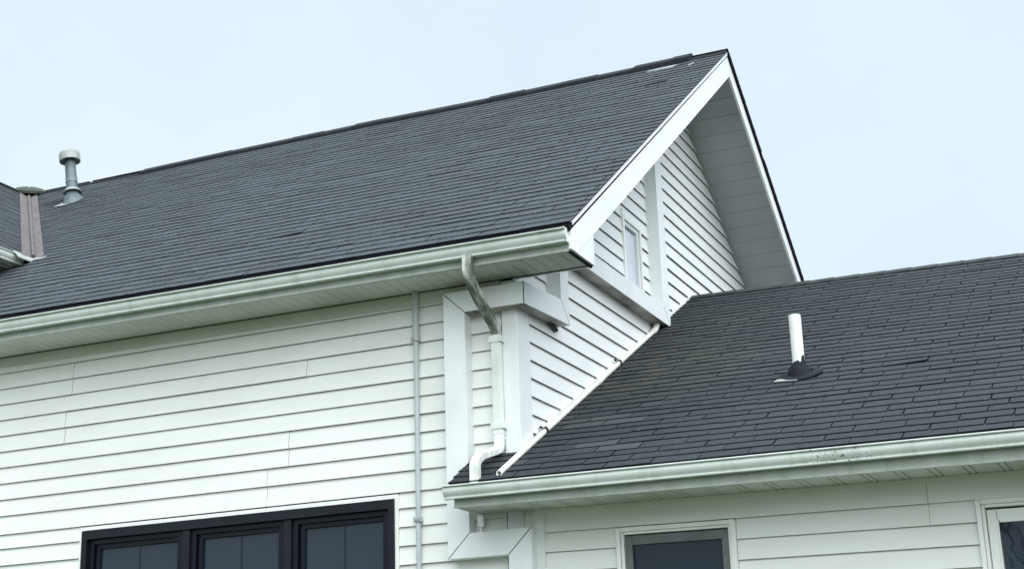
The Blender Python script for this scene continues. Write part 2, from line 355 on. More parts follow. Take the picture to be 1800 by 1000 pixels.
# --- walls
def tilt_e(v): return Vector((v.x, v.y, v.z+.0105*(.95-v.x)))
PF = lambda a, o, z: (a, -o, z)            # front wall: a = x
PG = lambda a, o, z: (o, a, z)             # gable wall: a = y
WX0, WX1, WZ0, WZ1 = -5.705, -1.425, 1.55, 3.565
fl = [5.4134-.2*k for k in range(-1, 34)]
seams = {1: [-5.94], 2: [-5.94], 3: [-2.59], 4: [-2.59, -6.02], 5: [-6.02], 7: [-2.82], 8: [-2.82], 9: [-3.1], 10: [-3.1], 13: [-7.0], 14: [-7.0]}
def fspan(zb, zt):
    k = round((5.4134-zb)/.2)+1
    cuts = sorted([-9.0, -.159]+seams.get(k, []))
    sp_ = []
    for a, b in zip(cuts, cuts[1:]): sp_.append((a, b-.0022 if b < -.2 else b))
    if zt > WZ1+.05 or zt < WZ0: return sp_
    o = []
    for a, b in sp_:
        if a < WX0: o.append((a, min(b, WX0)))
        if b > WX1: o.append((max(a, WX1), b))
    return o
mb = MB(); fl2 = sorted(fl+[WZ1+.020], reverse=True)
fl2 = [z for z in fl2 if abs(z-(WZ1+.020)) > .06 or abs(z-(WZ1+.020)) < 1e-6]
siding(mb, PF, fl2, GZ, 5.82, fspan); mb.box(WX0, WX1, -.006, .02, 3.50, 3.61, 1); mb.build('front_wall', ['siding', 'gap_shade'], house)
gl = [6.145-.2013*k for k in range(-24, 37)]
def gcut(z):
    d = max(0, (10.806-.19-z)/SL); return (max(.0, RY-d), min(12.12, RY+d))
GW = (3.53, 4.245, 6.42, 7.60)
def gspan(zb, zt):
    if zb < GW[3]-.08 and zt > GW[2]+.05: return [(0, GW[0]), (GW[1], 12.12)]
    return [(0, 12.12)]
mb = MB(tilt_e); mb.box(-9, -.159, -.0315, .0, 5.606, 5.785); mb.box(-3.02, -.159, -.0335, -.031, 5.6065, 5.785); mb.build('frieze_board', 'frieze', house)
mb = MB(); siding(mb, PG, gl, GZ, 10.62, gspan, lip=.026, gap=.023, cut=gcut); mb.build('gable_wall', ['gable', 'gap_shade'], house)
mb = MB(); mb.box(-9, 0, 12.0, 12.12, GZ, 6.2); mb.build('rear_wall', 'siding', house)

# --- roof slopes
mb = MB()
shingles(mb, roofP, (0, -SL, 1), 44, lambda u: (-17, EO+.025), .49, th=.0132, slot=.008, jit=.0018)
mb.prism([(-17, EY+.02, ez(-17)-.09), (EO, EY+.02, ez(EO)-.09), (EO, RY, rz(EO)-.09), (-17, RY, rz(-17)-.09)], (0, 0, .045), 1)
for k in range(36):
    a, b = -17+k*.5, min(-17+(k+1)*.5, EO+.02)
    mb.prism([(a, EY+.006, ez(a)-.045), (b, EY+.006, ez(b)-.045), (b, EY+.006, ez(b)+.002), (a, EY+.006, ez(a)+.002)], (0, .06, .02), 1)
roof = mb.build('roof', ['shingle', 'asphalt'], house)
mb = MB()
def rearP(x, u): return (x, 2*RY-EY+(EY-RY)*u, ez(x)+(rz(x)-ez(x))*u)
shingles(mb, rearP, (0, SL, 1), 44, lambda u: (-17, EO+.035), 6.0, th=.016, jit=.001, drift=0)
mb.prism([(-17, 2*RY-EY, ez(-17)-.09), (EO+.03, 2*RY-EY, ez(EO)-.09), (EO+.03, RY, rz(EO)-.06), (-17, RY, rz(-17)-.06)], (0, 0, .058), 1)
mb.build('rear_roof', ['shingle', 'asphalt'], house)
# ridge vent with a few uneven joints, ending short of the gable
mb = MB()
xs = [-9.8]+[-9.8+.62*k for k in range(1, 17)]+[.42]
for a, b in zip(xs, xs[1:]):
    h = .070+random.uniform(-.009, .007)+(.02 if -3.6 < a < -2.6 else 0)+(.022 if b > .1 else 0)
    for sg in (-1, 1):
        pts = [(a, RY, rz(a)+h), (b-.004, RY, rz(b)+h), (b-.004, RY+sg*.17, rz(b)+h-.17*SL-.0), (a, RY+sg*.17, rz(a)+h-.17*SL)]
        mb.prism(pts, (0, 0, -.075))
mb.build('ridge_vent', 'ridge', roof)
for xa, xb in ((-17.0, -9.75), (.36, EO+.02)):     # plain ridge shingles at both ends of the vent
  mb = MB(); x = xa
  while x < xb-.01:
    b = min(x+.3, xb)
    if True:
        for sg in (-1, 1):
            mb.prism([(x, RY, rz(x)+.022), (b, RY, rz(b)+.03), (b, RY+sg*.13, rz(b)+.03-.13*SL), (x, RY+sg*.13, rz(x)+.022-.13*SL)], (0, 0, -.012))
    x = b
  mb.build('ridge_cap', 'ridge', roof)
mb = MB()                                  # pale strip where a shingle has torn off
def rp(x, y, o=.02): return (x, y, ez(x)+(rz(x)-ez(x))*(y-EY)/(RY-EY)+o)
mb.prism([rp(-.22, 5.74), rp(.20, 5.72), rp(.25, 5.80), rp(-.17, 5.78)], (0, 0, -.012))
mb.prism([rp(.47, 5.60), rp(.52, 5.60), rp(.55, 5.68), rp(.52, 5.68)], (0, 0, -.012))
mb.build('torn_patch', 'galvl', roof)

# --- rake boards, soffits, eave
def line_top(y): return RZ-.012-SL*abs(y-RY)
def rakepoly(y0, y1, d): return [(EO, y0, line_top(y0)-.025), (EO, y1, line_top(y1)-.025), (EO, y1, line_top(y1)-d), (EO, y0, line_top(y0)-d)]
dn, df = .415, .325
yi = RY+(dn-df)/(2*SL)
zlo = 5.765
ycut = RY-(RZ-.012-dn-zlo)/SL
mb = MB()
mb.prism([(EO, -.668, zlo), (EO, -.668, line_top(-.668)-.025), (EO, .93, line_top(.93)-.025), (EO, .93, line_top(.93)-dn), (EO, ycut, zlo)], (-.035, 0, 0))
mb.prism([(EO, .934, line_top(.934)-.025), (EO, 4.1, line_top(4.1)-.025), (EO, 4.1, line_top(4.1)-dn), (EO, .934, line_top(.934)-dn)], (-.035, 0, 0))
mb.prism([(EO, 4.104, line_top(4.104)-.025), (EO, RY, line_top(RY)-.025), (EO, RY+.0, line_top(RY)-dn+.0), (EO, 4.104, line_top(4.104)-dn)], (-.035, 0, 0))
# thin drip edge on top of the board
mb.prism([(EO+.012, -.70, line_top(-.70)-.004), (EO+.012, RY, line_top(RY)-.004), (EO+.012, RY, line_top(RY)-.055), (EO+.012, -.70, line_top(-.70)-.055)], (-.014, 0, 0))
mb.build('rake_board', 'rake', house, bevel=.003)
mb = MB()
mb.prism([(EO, RY+.001, line_top(RY)-.025), (EO, 12.8, line_top(12.8)-.025), (EO, 12.8, line_top(12.8)-df), (EO, yi, line_top(yi)-df), (EO, RY+.001, line_top(RY)-dn)], (-.035, 0, 0))
mb.build('rake_board', 'rake', house, bevel=.003)
# rake soffits with cross grooves
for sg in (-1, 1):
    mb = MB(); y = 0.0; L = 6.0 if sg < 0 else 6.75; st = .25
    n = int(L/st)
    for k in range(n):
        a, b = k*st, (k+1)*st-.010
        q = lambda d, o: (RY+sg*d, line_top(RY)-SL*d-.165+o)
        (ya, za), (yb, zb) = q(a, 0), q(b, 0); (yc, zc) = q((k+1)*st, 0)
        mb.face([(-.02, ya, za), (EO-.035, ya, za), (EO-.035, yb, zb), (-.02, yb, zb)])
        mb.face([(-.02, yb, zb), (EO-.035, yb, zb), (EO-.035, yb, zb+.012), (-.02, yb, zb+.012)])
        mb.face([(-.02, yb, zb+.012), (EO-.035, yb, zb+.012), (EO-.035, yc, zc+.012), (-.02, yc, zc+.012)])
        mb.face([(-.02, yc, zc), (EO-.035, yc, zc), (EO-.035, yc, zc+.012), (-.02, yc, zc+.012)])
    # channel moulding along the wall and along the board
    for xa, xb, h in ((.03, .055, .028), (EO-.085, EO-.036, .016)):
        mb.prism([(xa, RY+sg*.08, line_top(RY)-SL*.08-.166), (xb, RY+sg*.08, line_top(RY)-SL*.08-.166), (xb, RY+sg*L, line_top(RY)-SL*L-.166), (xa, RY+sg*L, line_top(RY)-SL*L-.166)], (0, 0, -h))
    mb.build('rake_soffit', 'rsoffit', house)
mb = MB()
mb.prism([(EO-.006, ycut+.004, zlo), (EO-.006, 0, zlo), (EO-.006, 0, line_top(0)-dn+.02)], (-.03, 0, 0))
mb.prism([(0.03, -.001, zlo), (EO-.04, -.001, zlo), (EO-.04, -.001, line_top(0)-.17), (.03, -.001, line_top(0)-.17)], (0, .03, 0))
mb.build('return_panel', 'trim', house)

def tilt_s(v):
    k = min(1, max(0, -v.y/.67)); return Vector((v.x, v.y, v.z+(.0067+.0030*k)*(.95-v.x)))
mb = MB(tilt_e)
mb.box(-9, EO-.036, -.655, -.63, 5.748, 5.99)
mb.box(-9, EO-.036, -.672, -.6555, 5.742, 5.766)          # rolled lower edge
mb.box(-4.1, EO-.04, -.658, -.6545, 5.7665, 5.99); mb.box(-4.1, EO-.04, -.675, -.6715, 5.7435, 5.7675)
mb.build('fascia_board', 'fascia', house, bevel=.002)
def soffit(mb, x0, x1, y0, y1, z, w, groove=.012, depth=.010, double=False):
    x = x1
    while x > x0:
        a = max(x-w, x0)
        spans = [(a+groove, x)]
        if double: spans = [(a+groove+.05+groove, x), (a+groove, a+groove+.05)]
        for p, q in spans:
            mb.face([(p, y0, z), (q, y0, z), (q, y1, z), (p, y1, z)])
            mb.face([(p, y0, z), (p, y1, z), (p, y1, z+depth), (p, y0, z+depth)])
            mb.face([(q, y0, z), (q, y1, z), (q, y1, z+depth), (q, y0, z+depth)])
        mb.face([(a, y0, z+depth), (x, y0, z+depth), (x, y1, z+depth), (a, y1, z+depth)])
        x = a
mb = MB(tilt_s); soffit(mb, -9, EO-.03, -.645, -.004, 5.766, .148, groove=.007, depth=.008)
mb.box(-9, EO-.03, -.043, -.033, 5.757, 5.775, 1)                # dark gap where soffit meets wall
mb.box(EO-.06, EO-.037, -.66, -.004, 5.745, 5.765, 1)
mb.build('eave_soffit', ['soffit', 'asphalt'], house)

def gutter_prof(yb, zb, w=.135, h=.128, t=.005):
    yf = yb-w
    outer = [(yb, zb+h+.01), (yb, zb), (yb-.086, zb-.002), (yb-.092, zb), (yb-.093, zb+.014), (yb-.082, zb+.017), (yb-.094, zb+.028), (yb-.107, zb+.042), (yb-.117, zb+.057), (yb-.123, zb+.072), (yb-.125, zb+.086), (yb-.121, zb+.100), (yb-.113, zb+h-.012),
             (yf-.006, zb+h-.012), (yf-.010, zb+h-.008), (yf-.010, zb+h), (yf-.004, zb+h+.003), (yf+.016, zb+h+.003), (yf+.016, zb+h-.004)]
    inner = [(yb-.108, zb+h-.006), (yb-.115, zb+.100), (yb-.118, zb+.074), (yb-.101, zb+.044), (yb-.086, zb+.026), (yb-.077, zb+t), (yb-t, zb+t), (yb-t, zb+h+.01)]
    return outer+inner
def gutter_end(mb, x0, x1, yb, zb, w=.135, h=.128):
    p = gutter_prof(yb, zb, w, h)[:18]; p = [(y, z) for y, z in p]
    mb.extrude(p, x0, x1)
mb = MB(tilt_e); mb.extrude(gutter_prof(-.657, 5.832, w=.149), -9, EO-.03, nx=24)
gut = mb.build('gutter', 'gutter', house, smooth=True)
mb = MB(tilt_e); gutter_end(mb, EO-.029, EO-.02, -.657, 5.829, w=.152, h=.136); mb.build('end_cap', 'gutter', gut)

# --- corner board
mb = MB()
mb.box(-.165, -.140, -.010, -.002, GZ, 5.75, 1); mb.box(-.145, .031, -.034, 0, GZ, 5.75); mb.box(0, .034, -.033, .30, GZ, 6.2)
mb.build('corner_board', ['trim', 'asphalt'], house, bevel=.003)

# --- stepped boxed trim running over the front and round the corner
D = .18; gp = .004
def trim(poly, off, back=None, box=None):
    mats = ['trim', 'under', 'asphalt']; mb = MB(); mb.prism(poly, off, 0, back)
    if box: mb.box(*box, 2)
    mb.build('trim_board', mats, house, bevel=.0035)
zt0, zt1 = 5.428, 5.668; zb0, zb1 = 2.810, 3.062
xl, xr_ = -.768, -.515
f = lambda x, z: (x, -D, z)
trim([f(xl, zb0+gp), f(xr_, zb1+gp), f(xr_, zt0-gp), f(xl, zt1-gp)], (0, D, 0), {0: 2, 2: 2})                      # left upright
trim([f(xl+gp, zt1), f(xr_+gp, zt0), (.188, -D-.0, zt0), (.188, -D, zt1)], (0, D-.02, 0), {0: 2, 1: 1})               # top beam
trim([f(xl+gp, zb0), f(xr_+gp, zb1), f(.178-gp, zb1+.004), f(-.080-gp, zb0)], (0, D, 0), {0: 2, 2: 2})              # lower beam
trim([f(-.080, zb0-gp), f(.180, zb1+.004-gp), f(.186, GZ), f(-.080, GZ)], (0, D-.0, 0), {0: 2})               # right upright
q = lambda y, z: (.19, y, z)
trim([q(-.178, 5.425), q(-.178, 5.672), q(.872-gp, 5.730), q(1.112-gp, 5.480)], (-.19, 0, 0), {3: 1, 2: 2}, (.1815, .1905, -.1815, -.17, 5.43, 5.668))      # gable beam
trim([q(.872, 5.733), q(1.112, 5.483), q(1.112, 6.35), q(.872, 6.58)], (-.19, 0, 0), {0: 2})
trim([q(.88, 6.585), q(1.12, 6.340), q(4.845-gp, 6.330), q(4.580-gp, 6.566)], (-.19, 0, 0), {0: 2, 1: 1, 2: 2})
trim([q(4.580, 6.569), q(4.845, 6.333), q(4.845, 9.62), q(4.580, 9.42)], (-.19, 0, 0), {0: 2})
# --- flashing strip where the gable meets the low roof
mb = MB()
def lowz(y): return 3.888+.5127*y
mb.prism([(.045, .6, lowz(.6)-.02), (.045, 6.42, lowz(6.42)-.02), (.045, 6.46, lowz(6.42)+.06), (.045, .6, lowz(.6)+.06)], (-.045, 0, 0))
mb.build('step_flashing', 'trim', house)

# --- windows
def frame4(mb, P, a0, a1, z0, z1, wd, o0, o1, mi=0, top=None, bottom=True):
    wt = top if top is not None else wd
    def bx(a, b, c, d):
        pts = [P(x, o1, z) for x, z in ((a, c), (b, c), (b, d), (a, d))]
        off = Vector(P(0, o0, 0))-Vector(P(0, o1, 0)); mb.prism(pts, off, mi)
    bx(a0, a0+wd, z0, z1); bx(a1-wd, a1, z0, z1); bx(a0+wd, a1-wd, z1-wt, z1)
    if bottom: bx(a0+wd, a1-wd, z0, z0+wd)
def slab(mb, P, a0, a1, z0, z1, o0, o1, mi=0):
    mb.prism([P(x, o1, z) for x, z in ((a0, z0), (a1, z0), (a1, z1), (a0, z1))], Vector(P(0, o0, 0))-Vector(P(0, o1, 0)), mi)
mb = MB(); frame4(mb, PF, -5.66, -1.47, 1.6, 3.523, .075, -.10, .05, top=.105)
for a, b in ((-4.232, -4.132), (-2.868, -2.776)): slab(mb, PF, a, b, 1.675, 3.418, -.10, .028)
win = mb.build('window', 'black', house, bevel=.004)
win['label'] = 'black framed triple window'
mb = MB(); frame4(mb, PF, -5.703, -1.427, 1.557, 3.570, .043, -.02, .030, top=.047); mb.build('casing', 'casing', win, bevel=.003)
for a, b in ((-5.585, -4.232), (-4.132, -2.868), (-2.776, -1.545)):
    mb = MB(); frame4(mb, PF, a, b, 1.675, 3.418, .070, -.09, -.005, top=.058); frame4(mb, PF, a+.085, b-.052, 1.74, 3.355, .055, -.09, -.038, top=.050)
    sa = mb.build('sash', 'blackin', win, bevel=.003)
    mb = MB(); slab(mb, PF, a+.135, b-.10, 1.79, 3.31, -.075, -.065); mb.build('pane', 'glassd', win)
    mb = MB(); mid = (a+b)/2+.02; slab(mb, PF, mid-.011, mid+.011, 1.79, 3.31, -.064, -.060); mb.build('grille_bar', 'bar', win)
mb = MB(); frame4(mb, PG, 3.53, 4.245, 6.40, 7.60, .055, -.02, .045, top=.05); slab(mb, PG, 3.53, 3.575, 7.6, 7.68, 0, .04)
gw = mb.build('window', 'casing', house, bevel=.004); gw['label'] = 'small narrow gable window with white frame'
mb = MB(); frame4(mb, PG, 3.60, 4.175, 6.45, 7.545, .045, -.05, .020, top=.05); mb.build('sash', 'trim', gw, bevel=.003)
mb = MB(); slab(mb, PG, 3.65, 4.12, 6.5, 7.48, -.03, -.02); mb.build('pane', 'glassw', gw)
# small white bracket under the low eave, on the main wall
mb = MB(); mb.box(-.475, -.40, -.075, -.028, 3.13, 3.235); mb.box(-.455, -.425, -.06, -.028, 3.07, 3.13); mb.build('bracket', 'pvc', house, bevel=.006)
mb = MB(); mb.prism([(.03, .74, 5.475), (.03, .95, 5.462), (.03, 1.06, 5.43), (.03, 1.04, 5.40), (.03, .92, 5.425), (.03, .80, 5.455)], (.04, .0, .01)); mb.build('loose_sealant', 'clip', house, bevel=.008)

# ================================================================== LOW EXTENSION
ext = thing('house_extension', (4, 6, GZ), 'low white clapboard extension with dark shingle roof on the right of the tall gable', 'house extension')
XE = 9.0
def tilt_x(v): return Vector((v.x, v.y, v.z-.0135*v.x))
def tilt_g(v): return Vector((v.x, v.y, v.z-.0075*v.x))
AY, AZ = 6.424, 7.181
EY2 = -.80
def ez2(x): return 3.474-.0075*x
def rz2(x): return AZ-.0215*max(x, 0)
def lowP(x, u): return (x, EY2+(AY-EY2)*u, ez2(x)+(rz2(x)-ez2(x))*u)
def xr_low(u):
    y = EY2+(AY-EY2)*u
    if y < 0: return (-.43-.10*min(1, (y-EY2)/.8), XE)
    return (.0, XE)
mb = MB(); SL2 = (AZ-3.474)/(AY-EY2)
shingles(mb, lowP, (0, -SL2, 1), 42, xr_low, .475, th=.0125, slot=.012)
mb.prism([(-.42, EY2+.02, ez2(-.42)-.09), (XE, EY2+.02, ez2(XE)-.09), (XE, -.0, lowP(XE, .1107)[2]-.09), (-.42, -.0, lowP(-.42, .1107)[2]-.09)], (0, 0, .045), 1)
mb.prism([(0, 0, lowP(0, .1107)[2]-.09), (XE, 0, lowP(XE, .1107)[2]-.09), (XE, AY, rz2(XE)-.09), (0, AY, rz2(0)-.09)], (0, 0, .045), 1)
mb.prism([(-.43, EY2+.006, ez2(-.43)-.045), (XE, EY2+.006, ez2(XE)-.045), (XE, EY2+.006, ez2(XE)+.002), (-.43, EY2+.006, ez2(-.43)+.002)], (0, .06, .02), 1)
lroof = mb.build('roof', ['shingle2', 'asphalt'], ext)
mb = MB()
def lowR(x, u): return (x, 2*AY-EY2+(EY2-AY)*u, ez2(x)+(rz2(x)-ez2(x))*u)
mb.prism([lowR(0, 0), lowR(XE, 0), lowR(XE, 1), lowR(0, 1)], (0, 0, -.05)); mb.build('rear_roof', 'shingle2', ext)
mb = MB(); x = .0
while x < XE:
    b = min(x+.36, XE)
    for sg in (-1, 1):
        mb.prism([(x, AY, rz2(x)+.024), (b, AY, rz2(b)+.032), (b, AY+sg*.15, rz2(b)+.030-.15*SL2), (x, AY+sg*.15, rz2(x)+.022-.15*SL2)], (0, 0, -.012))
    x = b
mb.build('ridge_cap', 'ridge2', lroof)
# walls
el = [3.022-.2*k for k in range(0, 21)]
W1 = (1.035, 2.268, 1.2, 3.013); W2 = (4.512, 5.9, 1.2, 3.020)
def espan(zb, zt):
    cuts = [.036, 4.10, 7.3, XE-.5] if round((3.022-zb)/.2) < 2 else [.036, 5.0, 8, XE-.5]
    if 4.0 < cuts[1] < 4.2: pass
    sp_ = [(a, b-.003) for a, b in zip(cuts, cuts[1:])]
    for w0, w1, z0, z1 in (W1, W2):
        if zt > z1+.03 or zt < z0: continue
        o = []
        for a, b in sp_:
            if b <= w0 or a >= w1: o.append((a, b)); continue
            if a < w0: o.append((a, w0))
            if b > w1: o.append((w1, b))
        sp_ = o
    return sp_
mb = MB(tilt_x); siding(mb, PF, el, GZ, 3.262, espan)
mb.box(.262, XE-.5, -.042, -.001, 3.222, 3.256)                       # frieze channel under the soffit
mb.build('front_wall', ['siding', 'gap_shade'], ext)
mb = MB(); mb.prism([(XE-.5, 0, GZ), (XE-.5, 12.85, GZ), (XE-.5, 12.85, 3.2), (XE-.5, AY, 6.7), (XE-.5, 0, 3.2)], (-.1, 0, 0)); mb.build('end_wall', 'siding', ext)
mb = MB(); mb.box(.1, XE-.5, 12.75, 12.85, GZ, 3.3); mb.build('rear_wall', 'siding', ext)
mb = MB(tilt_x); mb.box(.152, .266, -.050, 0.0, GZ, 3.262); mb.build('corner_board', 'trim', ext, bevel=.004)
# eave
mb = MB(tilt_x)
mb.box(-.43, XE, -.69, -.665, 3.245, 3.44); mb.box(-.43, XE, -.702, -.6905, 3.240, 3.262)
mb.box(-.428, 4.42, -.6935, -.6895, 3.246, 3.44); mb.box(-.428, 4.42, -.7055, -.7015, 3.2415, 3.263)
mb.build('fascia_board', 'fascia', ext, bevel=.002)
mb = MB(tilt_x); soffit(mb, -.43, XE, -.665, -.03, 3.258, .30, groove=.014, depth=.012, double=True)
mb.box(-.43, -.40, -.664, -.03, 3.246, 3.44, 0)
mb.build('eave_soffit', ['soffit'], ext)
mb = MB(tilt_g); mb.extrude(gutter_prof(-.703, 3.328), -.487, XE, nx=24); g2 = mb.build('gutter', 'gutter2', ext, smooth=True)
mb = MB(tilt_g); gutter_end(mb, -.494, -.488, -.703, 3.325, w=.138, h=.134); mb.build('end_cap', 'gutter2', g2)
# windows
for (a0, a1, z0, z1), kind in ((W1, 'screen'), (W2, 'plain')):
    mb = MB(tilt_x); frame4(mb, PF, a0+.003, a1-.003, z0, z1-.003, .045, -.06, .052, top=.042); frame4(mb, PF, a0+.048, a1-.048, z0+.04, z1-.045, .032, -.06, .030, top=.028)
    wd = mb.build('window', 'casing', ext, bevel=.004)
    if kind == 'screen':
        wd['label'] = 'window with grey insect screen frame'
        mb = MB(tilt_x); frame4(mb, PF, a0+.083, a1-.083, z0+.08, z1-.085, .072, -.045, .002, top=.090); mb.build('screen_frame', 'screen', wd, bevel=.004)
        mb = MB(tilt_x); slab(mb, PF, a0+.15, a1-.15, z0+.12, z1-.17, -.04, -.03); mb.build('pane', 'glasss', wd)
    else:
        wd['label'] = 'window with white sash reflecting bare branches'
        mb = MB(tilt_x); frame4(mb, PF, a0+.085, a1-.085, z0+.08, z1-.09, .085, -.05, -.020, top=.105); frame4(mb, PF, a0+.165, a1-.165, z0+.1, z1-.19, .022, -.05, -.012, top=.02); mb.build('sash', 'casing', wd, bevel=.004)
        mb = MB(tilt_x); slab(mb, PF, a0+.18, a1-.18, z0+.12, z1-.205, -.042, -.032); mb.build('pane', 'glassd', wd)

# ================================================================== LEFT WING
VX, VY, VZ = -8.187, 1.618, 7.769          # foot of the valley
wing = thing('side_wing', (-13, 2, GZ), 'front wing at the far left with dark shingle slope, white gutter and tarnished metal valley', 'house wing')
WRX, WRZ = -12.45, 10.925
def wingP(s, u): return (VX+(WRX-VX)*u, -s, VZ+(WRZ-VZ)*u)
ws = (WRZ-VZ)/(VX-WRX)
mb = MB(); shingles(mb, wingP, (ws, 0, 1), 30, lambda u: (-(VY+(RY-VY)*u-.02), 1.6), .49)
mb.prism([(VX-.03, -1.6, VZ-.09), (VX-.03, VY, VZ-.09), (WRX, RY-.1, WRZ-.09), (WRX, -1.6, WRZ-.09)], (0, 0, .045), 1)
wr = mb.build('roof', ['shingle', 'asphalt'], wing)
mb = MB(); mb.prism([(WRX, -1.6, WRZ), (WRX, RY, WRZ), (2*WRX-VX, RY, VZ), (2*WRX-VX, -1.6, VZ)], (0, 0, -.05)); mb.build('rear_roof', 'shingle', wing)
mb = MB(); mb.prism([(WRX-.14, -1.6, WRZ-.065), (WRX, -1.6, WRZ+.03), (WRX+.14, -1.6, WRZ-.065)], (0, 7.5, 0)); mb.build('ridge_cap', 'ridge', wr)
mb = MB(); wl = [7.4-.2*k for k in range(-14, 43)]
siding(mb, lambda a, o, z: (a, -1.03-o, z), wl, GZ, 10.45, lambda a, b: [(-16.5, -8.72)], cut=lambda z: (max(-16.5, -8.75+2*(WRX+8.75)+max(0, z-7.6)/.784*1.0), min(-8.72, -8.75-max(0, z-7.6)/.784)))
siding(mb, lambda a, o, z: (-8.745+o, a, z), wl, GZ, 7.58, lambda a, b: [(-1.03, 1.6)])
mb.box(-16.5, -8.75, -1.02, 1.2, GZ, 7.55)
mb.prism([(-16.5, -1.0, 7.6), (-8.75, -1.0, 7.6), (WRX, -1.0, 10.45)], (0, .2, 0)); mb.box(-9.0, -8.75, 1.2, 3.5, 5, 7.6); mb.build('wall', ['siding', 'gap_shade'], wing)
mb = MB(); mb.prism([(VX-.03, -1.6, VZ-.02), (WRX, -1.6, WRZ-.02), (WRX, -1.6, WRZ-.35), (VX-.03, -1.6, VZ-.25)], (0, .04, 0)); mb.prism([(2*WRX-VX, -1.6, VZ-.02), (WRX, -1.6, WRZ-.02), (WRX, -1.6, WRZ-.35), (2*WRX-VX, -1.6, VZ-.25)], (0, .04, 0)); mb.build('rake_board', 'rake', wing)
for sg in (1, -1):
    mb = MB(); X = lambda x: x if sg > 0 else 2*WRX-x
    mb.prism([(X(VX-.06), -1.56, VZ-.13), (X(WRX), -1.56, WRZ-.15), (X(WRX), -1.0, WRZ-.15), (X(VX-.06), -1.0, VZ-.13)], (0, 0, -.02)); mb.build('rake_soffit', 'rsoffit', wing)
mb = MB(); mb.box(-8.76, VX-.06, -1.6, VY+.3, 7.545, 7.57); mb.box(VX-.085, VX-.06, -1.6, VY+.15, 7.54, 7.73); mb.build('eave_soffit', 'fascia', wing)
mb = MB(); pr = gutter_prof(0, 0)
n = len(pr); A = mb.verts([(VX-.058-y, -1.6, 7.60+z) for y, z in pr]); B = mb.verts([(VX-.058-y, VY-.25, 7.60+z) for y, z in pr])
for i in range(n):
    j = (i+1) % n; mb.quad(A+i, B+i, B+j, A+j)
wg = mb.build('gutter', 'gutter', wing, smooth=True)
mb = MB(); pr = pr[:18]; mb.prism([(VX-.058-y, VY-.25, 7.597+z*1.04) for y, z in pr], (0, .012, 0)); mb.build('end_cap', 'gutter', wg)
# valley metal: a strip on each slope and a standing rib
mb = MB()
def vp(u, o=0): return Vector((VX+(WRX-VX)*u, VY+(RY-VY)*u, VZ+(WRZ-VZ)*u+o))
n1 = Vector((0, -SL, 1)).normalized(); n2 = Vector((ws, 0, 1)).normalized()
u0, u1 = -.015, .965
for off, nn in ((Vector((.21, 0, 0)), n1), (Vector((0, -.25, 0)), n2)):
    pts = [vp(u0)+nn*.03, vp(u1)+nn*.03, vp(u1)+off+nn*.03, vp(u0)+off+nn*.03]; mb.prism(pts, nn*-.02)
mb.tube([vp(u0, .06), vp(u1, .06)], .028, 8)
vf = mb.build('valley_flashing', 'copper', wing)
mb = MB()                                     # bright bent foot of the flashing
mb.prism([vp(u0, .035), vp(u0, .035)+Vector((.24, .02, .0)), vp(u0, .035)+Vector((.22, -.06, -.05)), vp(u0, .035)+Vector((0, -.06, -.05))], (0, 0, -.015))
mb.prism([vp(u0, .035), vp(u0, .035)+Vector((.0, -.40, .0)), vp(u0, .0)+Vector((.10, -.40, -.07)), vp(u0, .0)+Vector((.10, 0, -.07))], (0, 0, -.015))
mb.build('flashing_foot', 'galvl', vf)
mb = MB(); c = vp(.972, .05)
mb.rings([[c+Vector((.36*k*math.cos(a), .30*k*math.sin(a), h+.03*math.sin(2*a))) for a in [i*math.pi/8 for i in range(16)]] for k, h in ((1, -.06), (1.02, -.01), (.75, .07), (.35, .115), (.05, .13))])
mb.build('valley_cap', 'capm', wing, smooth=True)

# ================================================================== FITTINGS
def rect_sweep(mb, pts, w, d, mi=0, corr=True, cap=True):
    """corrugated rectangular pipe; width stays along x"""
    pts = [Vector(p) for p in pts]
    prof = []
    def side(a, b, n):
        for k in range(n):
            t = k/n; p = Vector(a).lerp(Vector(b), t); nn = Vector((b[1]-a[1], -(b[0]-a[0]))).normalized()
            prof.append(p+nn*(.0035 if (k % 2 and corr) else 0))
    h, e = w/2, d/2
    side((-h, -e), (h, -e), 8); side((h, -e), (h, e), 6); side((h, e), (-h, e), 8); side((-h, e), (-h, -e), 6)
    rs = []
    for i, p in enumerate(pts):
        t = (pts[min(i+1, len(pts)-1)]-pts[max(i-1, 0)]).normalized()
        u = Vector((1, 0, 0)); u = (u-t*u.dot(t)).normalized(); v = t.cross(u)
        k = 1
        if 0 < i < len(pts)-1:
            a = (pts[i]-pts[i-1]).normalized(); b = (pts[i+1]-pts[i]).normalized(); k = 1/max(.6, math.sqrt((1+a.dot(b))/2))
        if corr and 2 < i < len(pts)-3 and i % 2: k *= .93            # crimps of the bend
        rs.append([p+u*q.x+v*q.y*k for q in prof])
    mb.rings(rs, cap, mi)
def arc(p, c, q, n=5, r=.35):
    n = 12
    """soft bend at c"""
    p, c, q = Vector(p), Vector(c), Vector(q); a = c+(p-c)*r; b = c+(q-c)*r
    return [a*(1-t)**2+c*2*t*(1-t)+b*t*t for t in [k/n for k in range(n+1)]]
DX = -.192
ds = thing('downspout', (DX, -.06, 3.5), 'mildewed white corrugated downspout bending from the high gutter down to the low one', 'downspout')
T0, T1, T2, T3 = (DX, -.735, 5.86), (DX, -.735, 5.60), (DX, -.075, 5.20), (DX, -.075, 4.4)
mb = MB(); rect_sweep(mb, [T0]+arc(T0, T1, T2, 6, .42)+[Vector(T1).lerp(Vector(T2), .5)], .100, .075)
mb.build('elbow', 'spoutd', ds, smooth=True)
